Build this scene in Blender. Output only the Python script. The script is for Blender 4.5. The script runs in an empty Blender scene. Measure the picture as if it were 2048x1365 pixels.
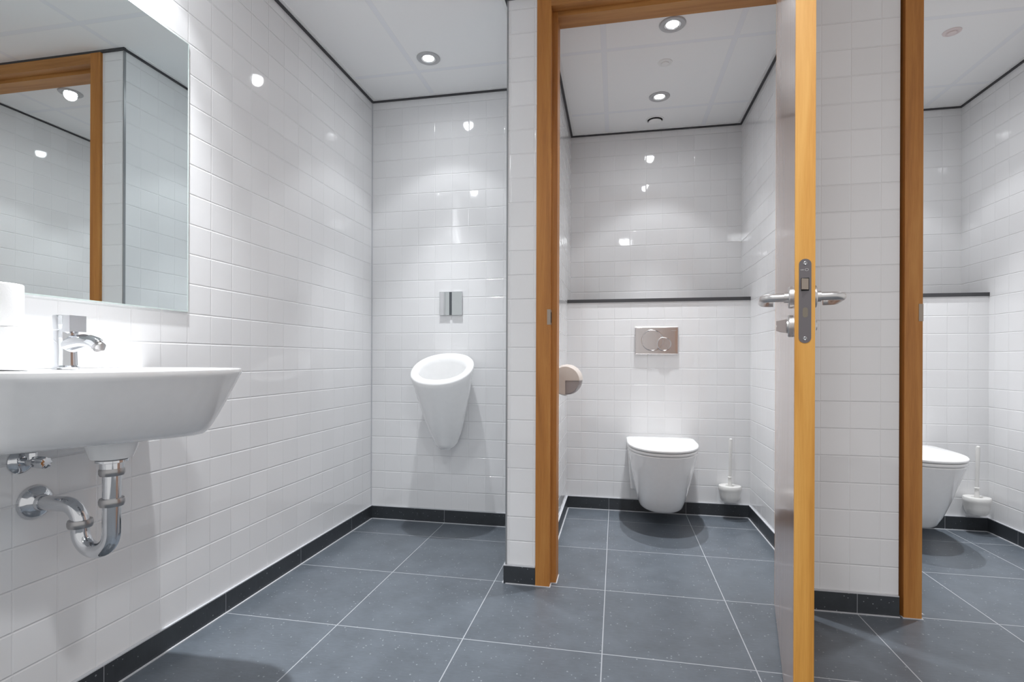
import bpy, bmesh, math, random
from mathutils import Vector, Matrix, Euler

random.seed(4)
sc = bpy.context.scene
COL = sc.collection
PI = math.pi

# ------------------------------------------------------------------ camera
FPX = 1060.0
YAW = math.atan(208 / FPX)
CAM_Z = 0.925
cd = bpy.data.cameras.new('camera')
cam = bpy.data.objects.new('camera', cd)
COL.objects.link(cam)
cd.sensor_width = 36.0
cd.lens = FPX / 2048 * 36.0
cd.shift_y = 36.5 / 2048
cd.clip_start = 0.02
cam.matrix_world = Matrix.Translation((0, 0, CAM_Z)) @ Matrix.Rotation(YAW, 4, 'Z') @ \
    Matrix.Rotation(PI / 2, 4, 'X') @ Matrix.Rotation(math.radians(0.2), 4, 'Z')
sc.camera = cam

# ------------------------------------------------------------------ world, exposure
w = bpy.data.worlds.new('world')
sc.world = w
w.use_nodes = True
w.node_tree.nodes['Background'].inputs[0].default_value = (1, 1, 1, 1)
w.node_tree.nodes['Background'].inputs[1].default_value = 0.54
vs = sc.view_settings
vs.view_transform = 'Standard'
vs.look = 'None'
vs.gamma = 1.0
vs.use_curve_mapping = False
vs.exposure = 0.46

# lamp powers (each lamp's own light is made in make_downlight)
#            x       y      strength
LAMPS = dict(urinal=(-0.919, 2.502, 60.0),
             front=(0.242, 2.451, 84.0),
             back=(0.237, 3.111, 74.0),
             front2=(1.492, 2.451, 85.0),
             back2=(1.492, 3.111, 70.0),
             basin=(-1.24, 1.22, 125.0),
             entry=(0.12, 0.50, 40.0),  # added fill lamp, put in to brighten the toilet and door
             lobby=(-0.45, -0.75, 26.0),  # added fill lamp behind the viewer, no fitting known there
             lobby2=(1.25, 0.0, 6.0))  # added fill lamp, lifts the wall right of the door
CEIL = 2.42

# ------------------------------------------------------------------ tagging
def tag(o, label, cat, group=None, kind=None):
    o['label'] = label
    o['category'] = cat
    if group:
        o['group'] = group
    if kind:
        o['kind'] = kind
    return o

def empty(name, loc=(0, 0, 0), rz=0.0):
    o = bpy.data.objects.new(name, None)
    COL.objects.link(o)
    o.location = loc
    o.rotation_euler = (0, 0, rz)
    o.empty_display_size = 0.05
    return o

def finish(name, bm, mats, parent=None, smooth=None, bevel=0.0, seg=2):
    if bevel > 0:
        es = [e for e in bm.edges if len(e.link_faces) == 2 and e.calc_face_angle(0) > 0.6]
        bmesh.ops.bevel(bm, geom=es, offset=bevel, segments=seg, affect='EDGES', profile=0.5)
        if smooth is None:
            smooth = 40
    bmesh.ops.recalc_face_normals(bm, faces=bm.faces)
    if smooth:
        lim = math.radians(smooth)
        for f in bm.faces:
            f.smooth = True
        for e in bm.edges:
            if len(e.link_faces) == 2 and e.calc_face_angle(0) > lim:
                e.smooth = False
    me = bpy.data.meshes.new(name)
    bm.to_mesh(me)
    bm.free()
    if not isinstance(mats, (list, tuple)):
        mats = [mats]
    for m in mats:
        me.materials.append(m)
    o = bpy.data.objects.new(name, me)
    COL.objects.link(o)
    if parent:
        o.parent = parent
    return o

# ------------------------------------------------------------------ mesh builders
def box(bm, x0, y0, z0, x1, y1, z1, mi=0):
    v = [bm.verts.new(p) for p in ((x0, y0, z0), (x1, y0, z0), (x1, y1, z0), (x0, y1, z0),
                                   (x0, y0, z1), (x1, y0, z1), (x1, y1, z1), (x0, y1, z1))]
    for q in ((3, 2, 1, 0), (4, 5, 6, 7), (0, 1, 5, 4), (1, 2, 6, 5), (2, 3, 7, 6), (3, 0, 4, 7)):
        f = bm.faces.new([v[i] for i in q])
        f.material_index = mi
    return v

def loft(bm, rings, cap0=True, cap1=True, close=False, mi=0):
    vr = [[bm.verts.new(p) for p in r] for r in rings]
    n = len(vr[0])
    rr = list(zip(vr[:-1], vr[1:]))
    if close:
        rr.append((vr[-1], vr[0]))
    for a, b in rr:
        for i in range(n):
            f = bm.faces.new((a[i], a[(i + 1) % n], b[(i + 1) % n], b[i]))
            f.material_index = mi
    if cap0 and not close:
        bm.faces.new(list(reversed(vr[0]))).material_index = mi
    if cap1 and not close:
        bm.faces.new(vr[-1]).material_index = mi
    return vr

def circle(c, r, axis='Z', n=32, ry=None):
    ry = r if ry is None else ry
    out = []
    for i in range(n):
        a = 2 * PI * i / n
        p, q = r * math.cos(a), ry * math.sin(a)
        if axis == 'Z':
            out.append((c[0] + p, c[1] + q, c[2]))
        elif axis == 'X':
            out.append((c[0], c[1] + p, c[2] + q))
        else:
            out.append((c[0] + p, c[1], c[2] + q))
    return out

def lathe(bm, c, prof, axis='Z', n=40, cap0=True, cap1=True, mi=0):
    """prof: list of (radius, offset along axis)."""
    rings = []
    for r, h in prof:
        cc = list(c)
        cc['XYZ'.index(axis)] += h
        rings.append(circle(cc, max(r, 1e-5), axis, n))
    return loft(bm, rings, cap0, cap1, mi=mi)

def tube(bm, pts, r, n=24, caps=True, mi=0):
    pts = [Vector(p) for p in pts]
    rad = r if isinstance(r, (list, tuple)) else [r] * len(pts)
    rings = []
    t0 = (pts[1] - pts[0]).normalized()
    up = Vector((0, 0, 1)) if abs(t0.z) < 0.9 else Vector((0, 1, 0))
    nrm = t0.cross(up).normalized()
    for i, p in enumerate(pts):
        if i == 0:
            t = t0
        elif i == len(pts) - 1:
            t = (pts[i] - pts[i - 1]).normalized()
        else:
            t = ((pts[i] - pts[i - 1]).normalized() + (pts[i + 1] - pts[i]).normalized()).normalized()
        nrm = (nrm - t * nrm.dot(t)).normalized()
        b = t.cross(nrm)
        rings.append([tuple(p + rad[i] * (math.cos(2 * PI * k / n) * nrm + math.sin(2 * PI * k / n) * b))
                      for k in range(n)])
    return loft(bm, rings, caps, caps, mi=mi)

def arc(c, r, a0, a1, u, v, n=12):
    """points of an arc in the plane of unit vectors u, v"""
    c, u, v = Vector(c), Vector(u), Vector(v)
    return [tuple(c + r * (math.cos(math.radians(a0 + (a1 - a0) * i / n)) * u +
                           math.sin(math.radians(a0 + (a1 - a0) * i / n)) * v)) for i in range(n + 1)]

# ------------------------------------------------------------------ materials
MATS = {}
def new_mat(name):
    m = bpy.data.materials.new(name)
    m.use_nodes = True
    nt = m.node_tree
    return m, nt, nt.nodes['Principled BSDF']

def sset(b, **k):
    for kk, v in k.items():
        b.inputs[kk.replace('_', ' ')].default_value = v

class NT:
    def __init__(s, nt):
        s.nt = nt
    def n(s, t, **k):
        o = s.nt.nodes.new(t)
        for a, b in k.items():
            setattr(o, a, b)
        return o
    def l(s, a, b):
        s.nt.links.new(a, b)
    def m(s, op, a, b=None, c=None, clamp=False):
        o = s.n('ShaderNodeMath', operation=op, use_clamp=clamp)
        for i, x in enumerate((a, b, c)):
            if x is None:
                continue
            if hasattr(x, 'links'):
                s.l(x, o.inputs[i])
            else:
                o.inputs[i].default_value = x
        return o.outputs[0]
    def vm(s, op, a, b=None):
        o = s.n('ShaderNodeVectorMath', operation=op)
        for i, x in enumerate((a, b)):
            if x is None:
                continue
            if hasattr(x, 'links'):
                s.l(x, o.inputs[i])
            else:
                o.inputs[i].default_value = x
        return o.outputs[0]
    def ramp(s, fac, stops):
        o = s.n('ShaderNodeValToRGB')
        el = o.color_ramp.elements
        while len(el) < len(stops):
            el.new(0.5)
        for e, (p, c) in zip(el, stops):
            e.position = p
            e.color = (*c, 1) if len(c) == 3 else c
        s.l(fac, o.inputs[0])
        return o.outputs[0]
    def mix(s, fac, a, b):
        o = s.n('ShaderNodeMix', data_type='RGBA')
        for i, x in ((0, fac), (6, a), (7, b)):
            if hasattr(x, 'links'):
                s.l(x, o.inputs[i])
            else:
                o.inputs[i].default_value = x if i == 0 else (*x, 1)
        return o.outputs[2]
    def maprange(s, v, a, b, c=0.0, d=1.0, smooth=False):
        o = s.n('ShaderNodeMapRange')
        if smooth:
            o.interpolation_type = 'SMOOTHSTEP'
        s.l(v, o.inputs[0])
        for i, x in zip((1, 2, 3, 4), (a, b, c, d)):
            o.inputs[i].default_value = x
        return o.outputs[0]

def grid_nodes(g, off, pitch):
    """distance (m) to the nearest joint over the two in-plane axes, and the tile's cell id"""
    tc = g.n('ShaderNodeTexCoord').outputs['Object']
    sep = g.n('ShaderNodeSeparateXYZ'); g.l(tc, sep.inputs[0])
    geo = g.n('ShaderNodeNewGeometry')
    nt_ = g.n('ShaderNodeSeparateXYZ'); g.l(geo.outputs['True Normal'], nt_.inputs[0])
    dist, cells = [], []
    for i in range(3):
        c = g.m('DIVIDE', g.m('SUBTRACT', sep.outputs[i], off[i]), pitch[i])
        fr = g.m('FRACT', c)
        d = g.m('MULTIPLY', g.m('MINIMUM', fr, g.m('SUBTRACT', 1.0, fr)), pitch[i])
        along = g.m('GREATER_THAN', g.m('ABSOLUTE', nt_.outputs[i]), 0.6)
        dist.append(g.m('ADD', d, along))
        cells.append(g.m('MULTIPLY', g.m('FLOOR', c), g.m('SUBTRACT', 1.0, along)))
    dxy = g.m('MINIMUM', dist[0], dist[1])
    dmin = g.m('MINIMUM', dxy, dist[2])
    g.dxy, g.dz = dxy, dist[2]
    comb = g.n('ShaderNodeCombineXYZ')
    for i in range(3):
        g.l(cells[i], comb.inputs[i])
    wn = g.n('ShaderNodeTexWhiteNoise', noise_dimensions='3D')
    g.l(comb.outputs[0], wn.inputs[0])
    return dmin, wn, tc, geo

def tile_mat(name, off, pitch, base, grout, half, soft, rough, bump, tilt, var=0.02, coat=0.0):
    m, nt, b = new_mat(name)
    g = NT(nt)
    d, wn, tc, geo = grid_nodes(g, off, pitch)
    # upright joints painted fainter and flatter, since light from above barely shows them
    def both(a, b_, wv=0.5):
        jz = g.maprange(g.dz, a, b_, 1, 0, True)
        jv = g.m('MULTIPLY', g.maprange(g.dxy, a, b_, 1, 0, True), wv)
        return g.m('SUBTRACT', 1.0, g.m('MAXIMUM', jz, jv))
    h = both(half, half + soft)
    edge = both(half * 0.6, half * 1.3)
    val = g.m('ADD', 1.0 - var, g.m('MULTIPLY', wn.outputs['Value'], 2 * var))
    bc = g.n('ShaderNodeVectorMath', operation='SCALE')
    bc.inputs[0].default_value = base
    g.l(val, bc.inputs['Scale'])
    g.l(g.mix(edge, grout, bc.outputs[0]), b.inputs['Base Color'])
    g.l(g.maprange(edge, 0, 1, 0.65, rough), b.inputs['Roughness'])
    # slight tilt of every tile
    r = g.vm('SUBTRACT', wn.outputs['Color'], (0.5, 0.5, 0.5))
    sc_ = g.n('ShaderNodeVectorMath', operation='SCALE'); g.l(r, sc_.inputs[0]); sc_.inputs['Scale'].default_value = tilt
    nn = g.vm('NORMALIZE', g.vm('ADD', geo.outputs['Normal'], sc_.outputs[0]))
    bp = g.n('ShaderNodeBump'); bp.inputs['Strength'].default_value = bump; bp.inputs['Distance'].default_value = 0.0015
    no = g.n('ShaderNodeTexNoise'); g.l(tc, no.inputs['Vector']); no.inputs['Scale'].default_value = 9.0; no.inputs['Detail'].default_value = 2
    hh = g.m('ADD', h, g.m('MULTIPLY', no.outputs[0], 0.25))
    g.l(hh, bp.inputs['Height']); g.l(nn, bp.inputs['Normal'])
    g.l(bp.outputs[0], b.inputs['Normal'])
    sset(b, IOR=1.58)
    b.inputs['Coat Weight'].default_value = coat
    return m

WT = dict(base=(0.84, 0.84, 0.848), grout=(0.79, 0.79, 0.80), half=0.0008, soft=0.0028, rough=0.042, bump=0.85, tilt=0.009)
M_TILE = tile_mat('white_wall_tile', (-0.912, 1.311, 0.0745), (0.1, 0.1035, 0.0998), **WT)
M_TILE_F = tile_mat('white_front_wall_tile', (0.043, 1.311, 0.0745), (0.1, 0.1035, 0.0998), **WT)

M_TILE_P = tile_mat('white_partition_tile', (-0.43, 1.311, 0.0745), (0.1, 0.1035, 0.0998), **WT)

def floor_mat(name, base, grout, half, rough, streak=True):
    m, nt, b = new_mat(name)
    g = NT(nt)
    d, wn, tc, geo = grid_nodes(g, (-0.04, 2.155, -0.3), (0.4535, 0.467, 5.0))
    edge = g.maprange(d, half * 0.7, half * 1.2, 0, 1, True)
    n1 = g.n('ShaderNodeTexNoise'); g.l(tc, n1.inputs['Vector']); n1.inputs['Scale'].default_value = 7; n1.inputs['Detail'].default_value = 8; n1.inputs['Roughness'].default_value = 0.65
    mp = g.n('ShaderNodeMapping'); g.l(tc, mp.inputs[0]); mp.inputs['Scale'].default_value = (30, 160, 30)
    n2 = g.n('ShaderNodeTexNoise'); g.l(mp.outputs[0], n2.inputs['Vector']); n2.inputs['Scale'].default_value = 1.0; n2.inputs['Detail'].default_value = 6
    vo = g.n('ShaderNodeTexVoronoi'); g.l(tc, vo.inputs['Vector']); vo.inputs['Scale'].default_value = 75
    vsep = g.n('ShaderNodeSeparateColor'); g.l(vo.outputs['Color'], vsep.inputs[0])
    size = g.maprange(vsep.outputs[1], 0.0, 1.0, 0.05, 0.22)
    sp = g.m('MULTIPLY', g.m('LESS_THAN', vo.outputs['Distance'], size), g.m('GREATER_THAN', vsep.outputs[0], 0.55))
    mod = g.m('ADD', 0.42, g.m('ADD', g.m('MULTIPLY', n1.outputs[0], 0.80), g.m('MULTIPLY', n2.outputs[0], 0.34)))
    mod = g.m('MULTIPLY', mod, g.m('ADD', 0.95, g.m('MULTIPLY', wn.outputs['Value'], 0.10)))
    bc = g.n('ShaderNodeVectorMath', operation='SCALE'); bc.inputs[0].default_value = base; g.l(mod, bc.inputs['Scale'])
    c = g.mix(g.m('MULTIPLY', sp, 0.55), bc.outputs[0], (0.42, 0.46, 0.48))
    g.l(g.mix(edge, grout, c), b.inputs['Base Color'])
    rr = g.m('ADD', rough, g.m('MULTIPLY', n1.outputs[0], 0.12))
    g.l(rr, b.inputs['Roughness'])
    bp = g.n('ShaderNodeBump'); bp.inputs['Strength'].default_value = 0.35; bp.inputs['Distance'].default_value = 0.001
    g.l(g.m('ADD', g.m('MULTIPLY', n2.outputs[0], 0.25), edge), bp.inputs['Height'])
    g.l(bp.outputs[0], b.inputs['Normal'])
    return m

M_FLOOR = floor_mat('grey_stone_floor_tile', (0.118, 0.137, 0.160), (0.42, 0.44, 0.47), 0.0018, 0.27)
M_BASE = floor_mat('dark_stone_skirting_tile', (0.040, 0.045, 0.052), (0.28, 0.29, 0.31), 0.0012, 0.30)

def simple(name, col, rough=0.4, metal=0.0, bump=0.0, scale=40, coat=0.0, ior=1.5):
    m, nt, b = new_mat(name)
    g = NT(nt)
    tc = g.n('ShaderNodeTexCoord').outputs['Object']
    no = g.n('ShaderNodeTexNoise'); g.l(tc, no.inputs['Vector']); no.inputs['Scale'].default_value = scale; no.inputs['Detail'].default_value = 4
    v = g.m('ADD', 0.97, g.m('MULTIPLY', no.outputs[0], 0.06))
    s = g.n('ShaderNodeVectorMath', operation='SCALE'); s.inputs[0].default_value = col; g.l(v, s.inputs['Scale'])
    g.l(s.outputs[0], b.inputs['Base Color'])
    sset(b, Roughness=rough, Metallic=metal, IOR=ior)
    b.inputs['Coat Weight'].default_value = coat
    if bump:
        bp = g.n('ShaderNodeBump'); bp.inputs['Strength'].default_value = bump; bp.inputs['Distance'].default_value = 0.001
        g.l(no.outputs[0], bp.inputs['Height']); g.l(bp.outputs[0], b.inputs['Normal'])
    return m

M_CER = simple('white_glazed_ceramic', (0.90, 0.90, 0.90), 0.07, coat=0.3)
M_SEAT = simple('white_seat_plastic', (0.84, 0.84, 0.84), 0.16)
M_PLAS = simple('white_plastic', (0.76, 0.75, 0.73), 0.28)
M_CREAM = simple('off_white_plastic', (0.66, 0.60, 0.55), 0.35)
M_DARKP = simple('translucent_grey_plastic', (0.36, 0.33, 0.33), 0.3)
M_CHROME = simple('polished_chrome', (0.68, 0.69, 0.71), 0.06, 1.0)
M_RUB = simple('dull_metal_nut', (0.42, 0.41, 0.41), 0.28, 1.0)
M_STEEL = simple('brushed_stainless_steel', (0.66, 0.64, 0.63), 0.36, 1.0, 0.03, 200)
M_PLATE = simple('satin_chrome_plate', (0.62, 0.58, 0.57), 0.17, 1.0)
M_LOCK = simple('dull_lock_steel', (0.19, 0.172, 0.178), 0.4, 0.8)
M_LATCH = simple('worn_latch_steel', (0.36, 0.30, 0.25), 0.4, 0.7)
M_DARK = simple('dark_recess', (0.012, 0.012, 0.012), 0.7)
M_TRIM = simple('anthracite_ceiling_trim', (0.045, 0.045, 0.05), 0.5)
M_ALU = simple('grey_aluminium_corner_trim', (0.33, 0.34, 0.35), 0.35, 0.6)
M_GROUT = simple('pale_silicone_joint', (0.56, 0.57, 0.60), 0.6, bump=0.3, scale=300)
M_PAPER = simple('white_tissue_paper', (0.86, 0.86, 0.86), 0.9, bump=0.4, scale=350)
M_RING = simple('brushed_lamp_ring', (0.50, 0.50, 0.51), 0.4, 0.35)
M_REFL = simple('lamp_reflector', (0.9, 0.9, 0.9), 0.15, 1.0)
M_LEDGE = simple('dark_ledge_tile', (0.055, 0.055, 0.06), 0.35)
M_WHITE = simple('white_painted_metal', (0.90, 0.90, 0.89), 0.5)
M_MIRE = simple('mirror_polished_edge', (0.62, 0.70, 0.68), 0.15, 0.0, coat=0.5)
M_BLUEG = simple('grey_blue_print', (0.35, 0.36, 0.38), 0.4)
m, nt, b = new_mat('mirror_silver')
sset(b, Metallic=1.0, Roughness=0.004)
b.inputs['Base Color'].default_value = (0.86, 0.92, 0.92, 1)
M_MIRROR = m
m, nt, b = new_mat('lamp_lens')
b.inputs['Emission Color'].default_value = (0.93, 0.97, 1.0, 1)
b.inputs['Emission Strength'].default_value = 9.0
M_LENS = m

def wood_mat(name, c1, c2, c3, axis='Z', rough=0.33, coat=0.25):
    m, nt, b = new_mat(name)
    g = NT(nt)
    tc = g.n('ShaderNodeTexCoord').outputs['Object']
    mp = g.n('ShaderNodeMapping'); g.l(tc, mp.inputs[0])
    mp.inputs['Scale'].default_value = (28, 28, 1.6) if axis == 'Z' else (1.6, 28, 28)
    n1 = g.n('ShaderNodeTexNoise'); g.l(mp.outputs[0], n1.inputs['Vector']); n1.inputs['Scale'].default_value = 1.0; n1.inputs['Detail'].default_value = 5; n1.inputs['Distortion'].default_value = 0.6
    mp2 = g.n('ShaderNodeMapping'); g.l(tc, mp2.inputs[0])
    mp2.inputs['Scale'].default_value = (420, 420, 14) if axis == 'Z' else (14, 420, 420)
    n2 = g.n('ShaderNodeTexNoise'); g.l(mp2.outputs[0], n2.inputs['Vector']); n2.inputs['Scale'].default_value = 1.0; n2.inputs['Detail'].default_value = 3
    f = g.m('ADD', g.m('MULTIPLY', n1.outputs[0], 0.75), g.m('MULTIPLY', n2.outputs[0], 0.25))
    col = g.ramp(f, [(0.33, c1), (0.5, c2), (0.66, c3)])
    g.l(col, b.inputs['Base Color'])
    sset(b, Roughness=rough)
    b.inputs['Coat Weight'].default_value = coat
    b.inputs['Coat Roughness'].default_value = 0.12
    bp = g.n('ShaderNodeBump'); bp.inputs['Strength'].default_value = 0.15; bp.inputs['Distance'].default_value = 0.0006
    g.l(n2.outputs[0], bp.inputs['Height']); g.l(bp.outputs[0], b.inputs['Normal'])
    return m

M_FRAME = wood_mat('oak_door_frame', (0.34, 0.125, 0.022), (0.46, 0.185, 0.036), (0.54, 0.245, 0.058), rough=0.5, coat=0.0)
M_FRAMEX = wood_mat('oak_door_frame_head', (0.32, 0.130, 0.030), (0.44, 0.20, 0.055), (0.52, 0.26, 0.08), 'X', rough=0.5, coat=0.0)
M_EDGE = wood_mat('honey_oak_door_edge', (0.62, 0.27, 0.042), (0.76, 0.36, 0.070), (0.84, 0.44, 0.105), rough=0.5, coat=0.0)
M_FACE = wood_mat('oak_veneer_door_face', (0.60, 0.37, 0.27), (0.68, 0.44, 0.33), (0.74, 0.50, 0.38), rough=0.35, coat=1.0)

def ceil_mat(name, ox, oy, px=0.6, py=0.66):
    m, nt, b = new_mat(name)
    g = NT(nt)
    d, wn, tc, geo = grid_nodes(g, (ox, oy, -0.3), (px, py, 9.0))
    bar = g.maprange(d, 0.0115, 0.0125, 1, 0, True)
    line = g.m('MULTIPLY', g.maprange(d, 0.0115, 0.013, 0, 1), g.maprange(d, 0.013, 0.0145, 1, 0))
    c = g.mix(bar, (0.95, 0.95, 0.95), (0.89, 0.90, 0.925))
    g.l(g.mix(g.m('MULTIPLY', line, 0.18), c, (0.42, 0.43, 0.46)), b.inputs['Base Color'])
    no = g.n('ShaderNodeTexNoise'); g.l(tc, no.inputs['Vector']); no.inputs['Scale'].default_value = 600
    bp = g.n('ShaderNodeBump'); bp.inputs['Strength'].default_value = 0.12; bp.inputs['Distance'].default_value = 0.001
    g.l(no.outputs[0], bp.inputs['Height']); g.l(bp.outputs[0], b.inputs['Normal'])
    sset(b, Roughness=0.75)
    return m

# ------------------------------------------------------------------ room shell
XL = -1.395          # left wall
YU = 2.868           # back wall of urinal bay
YF = 2.15            # front face of the cubicle walls
YC = 3.32            # boxed-in cistern wall
YB = 3.56            # upper back wall of cubicles
XP0, XP1 = -0.444, -0.300
XR = 0.773
X20, X21 = 1.005, 1.985
YN = -1.5            # rear end of the room, left open
XE = 2.3             # right end of the room, left open

def sbox(name, dims, mat, label, cat='wall', bevel=0):
    bm = bmesh.new()
    box(bm, *dims)
    o = finish(name, bm, mat, bevel=bevel)
    return tag(o, label, cat, kind='structure')

sbox('floor', (XL - 0.1, YN - 0.1, -0.1, XE + 0.1, YB + 0.1, 0), M_FLOOR,
     'blue-grey speckled stone tile floor with pale joints', 'floor')
ceilm_a = ceil_mat('ceiling_panels_washroom', -1.02, 2.61)
ceilm_b = ceil_mat('ceiling_panels_cubicle', -0.062, 2.60)
ceilm_c = ceil_mat('ceiling_panels_far_cubicle', 1.18, 2.62)
def ceiling(name, parts, mat, label):
    bm = bmesh.new()
    for p in parts:
        box(bm, p[0], p[1], CEIL, p[2], p[3], CEIL + 0.08)
    tag(finish(name, bm, mat), label, 'ceiling', kind='structure')
ceiling('ceiling', [(XL - 0.1, YN - 0.1, -0.37, YB + 0.1), (-0.37, YN - 0.1, XE + 0.1, 2.2)], ceilm_a,
        'white suspended panel ceiling over the washbasin and urinal')
ceiling('ceiling', [(-0.37, 2.2, 0.89, YB + 0.1)], ceilm_b, 'white suspended panel ceiling inside the middle toilet cubicle')
ceiling('ceiling', [(0.89, 2.2, XE + 0.1, YB + 0.1)], ceilm_c, 'white suspended panel ceiling inside the right toilet cubicle')

sbox('wall_left', (XL - 0.1, YN - 0.1, 0, XL, YB + 0.1, CEIL), M_TILE, 'white square tiled left wall behind the basin and mirror')
sbox('wall_back', (XL, YU, 0, XP0, YU + 0.1, CEIL), M_TILE, 'white tiled back wall of the urinal bay')
sbox('wall_partition', (XP0, YF, 0, XP1, YB + 0.1, CEIL), M_TILE_P, 'white tiled partition end between urinal bay and cubicle')
sbox('wall_cubicle_back', (XP1, YB, 0, X21, YB + 0.1, CEIL), M_TILE, 'recessed upper white tiled back wall of the cubicles')
sbox('wall_cubicle_divider', (XR, YF, 0, X20, YB, CEIL), M_TILE_F, 'white tiled wall between the two cubicles, behind the open door')
sbox('wall_cubicle_right', (X21, YF, 0, X21 + 0.1, YB + 0.1, CEIL), M_TILE, 'white tiled right side wall of the right cubicle')
sbox('wall_front_right', (2.06, YF, 0, XE + 0.1, YF + 0.1, CEIL), M_TILE_F, 'white tiled wall right of the right cubicle')
sbox('wall_front_stub', (0.705, YF, 0, XR, YF + 0.1, CEIL), M_TILE_F, 'narrow tiled wall strip beside the hinge side of the open door')
# rear and right walls left out; world light added as soft fill
# boxed cistern walls with a dark ledge tile
for i, (x0, x1, nm) in enumerate(((XP1, XR, 'middle'), (X20, X21, 'right'))):
    sbox('wall_cistern_box', (x0, YC, 0, x1, YB, 1.277), M_TILE, 'white tiled boxed-out lower wall behind the %s toilet' % nm)
    sbox('trim_%d' % (i + 1), (x0, YC - 0.006, 1.277, x1, YB, 1.297), M_LEDGE,
         'dark narrow ledge tile above the %s toilet' % nm, 'trim', bevel=0.002)

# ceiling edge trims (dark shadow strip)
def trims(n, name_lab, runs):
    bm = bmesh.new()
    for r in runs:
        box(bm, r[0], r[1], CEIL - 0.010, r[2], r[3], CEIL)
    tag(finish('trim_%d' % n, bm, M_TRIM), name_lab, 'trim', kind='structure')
T = 0.012
trims(3, 'thin dark ceiling edge strip around the urinal bay and washroom',
      [(XL, YN, XL + T, YU), (XL + T, YU - T, XP0 - T, YU), (XP0 - T, YF - T, XP0, YU), (XP0, YF - T, XE, YF),
       ])
trims(4, 'thin dark ceiling edge strip inside the middle cubicle',
      [(XP1, YF + 0.12, XP1 + T, YB), (XP1 + T, YB - T, XR - T, YB), (XR - T, YF + 0.12, XR, YB)])
trims(5, 'thin dark ceiling edge strip inside the right cubicle',
      [(X20, YF + 0.12, X20 + T, YB), (X20 + T, YB - T, X21 - T, YB), (X21 - T, YF + 0.12, X21, YB)])
# white L profile under the ceiling edge
def lprof(n, lab, x0, y0, x1, y1, t=0.028):
    bm = bmesh.new()
    z0, z1 = CEIL - 0.003, CEIL
    box(bm, x0 + T, y0, z0, x0 + t, y1 - T, z1)
    box(bm, x0 + t, y1 - t, z0, x1 - t, y1 - T, z1)
    box(bm, x1 - t, y0, z0, x1 - T, y1 - T, z1)
    tag(finish('trim_%d' % n, bm, M_WHITE), lab, 'trim', kind='structure')
lprof(6, 'white metal ceiling edge profile of the urinal bay', XL, 2.15, XP0, YU)
lprof(7, 'white metal ceiling edge profile of the middle cubicle', XP1, 2.27, XR, YB)
lprof(8, 'white metal ceiling edge profile of the right cubicle', X20, 2.27, X21, YB)
bm = bmesh.new(); box(bm, XL + T, YN, CEIL - 0.003, XL + 0.028, 2.15, CEIL)
tag(finish('trim_9', bm, M_WHITE), 'white metal ceiling edge profile along the left wall', 'trim', kind='structure')
# aluminium corner strip of the partition
bm = bmesh.new()
box(bm, XP0 - 0.003, YF - 0.003, 0.0, XP0 + 0.003, YF + 0.008, CEIL - 0.010)
tag(finish('trim_10', bm, M_ALU, bevel=0.001, seg=1), 'grey metal corner strip on the partition end', 'trim', kind='structure')
bm = bmesh.new()
box(bm, XL, YU - 0.004, 0.075, XL + 0.004, YU, CEIL - 0.010)
tag(finish('trim_11', bm, M_GROUT), 'pale sealant joint in the corner of the urinal bay', 'trim', kind='structure')

# skirting
def skirting(side, lab, runs):
    bm = bmesh.new()
    for (x0, y0, x1, y1, nx, ny) in runs:      # wall line plus outward normal
        t = 0.009
        ax, bx = sorted((x0, x1)); ay, by = sorted((y0, y1))
        if nx:
            xa, xb = sorted((x0, x0 + nx * t)); box(bm, xa, ay, 0, xb, by, 0.072)
            xa, xb = sorted((x0, x0 + nx * (t - 0.001))); box(bm, xa, ay, 0.072, xb, by, 0.0755, 1)
            xa, xb = sorted((x0 + nx * t, x0 + nx * (t + 0.006))); box(bm, xa, ay, 0, xb, by, 0.0028, 1)
        else:
            ya, yb = sorted((y0, y0 + ny * t)); box(bm, ax, ya, 0, bx, yb, 0.072)
            ya, yb = sorted((y0, y0 + ny * (t - 0.001))); box(bm, ax, ya, 0.072, bx, yb, 0.0755, 1)
            ya, yb = sorted((y0 + ny * t, y0 + ny * (t + 0.006))); box(bm, ax, ya, 0, bx, yb, 0.0028, 1)
    tag(finish('baseboard_' + side, bm, [M_BASE, M_GROUT]), lab, 'baseboard', kind='structure')
e = 0.009
skirting('left', 'dark stone skirting along the left wall', [(XL, YN, XL, YU, 1, 0)])
skirting('back', 'dark stone skirting under the urinal', [(XL + e, YU, XP0 - e, YU, 0, -1), (XP0, YF - e, XP0, YU, -1, 0)])
skirting('partition', 'short dark stone skirting on the partition end', [(XP0, YF, -0.322, YF, 0, -1)])
skirting('cubicle', 'dark stone skirting inside the middle cubicle',
         [(XP1 + e, YC, XR - e, YC, 0, -1), (XP1, YF + 0.125, XP1, YC, 1, 0), (XR, YF + 0.125, XR, YC, -1, 0)])
skirting('cubicle_right', 'dark stone skirting inside the right cubicle',
         [(X20 + e, YC, X21 - e, YC, 0, -1), (X20, YF + 0.125, X20, YC, 1, 0), (X21, YF + 0.125, X21, YC, -1, 0)])
skirting('front', 'dark stone skirting of the wall between the two cubicle doors', [(0.714, YF, 1.004, YF, 0, -1)])

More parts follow.
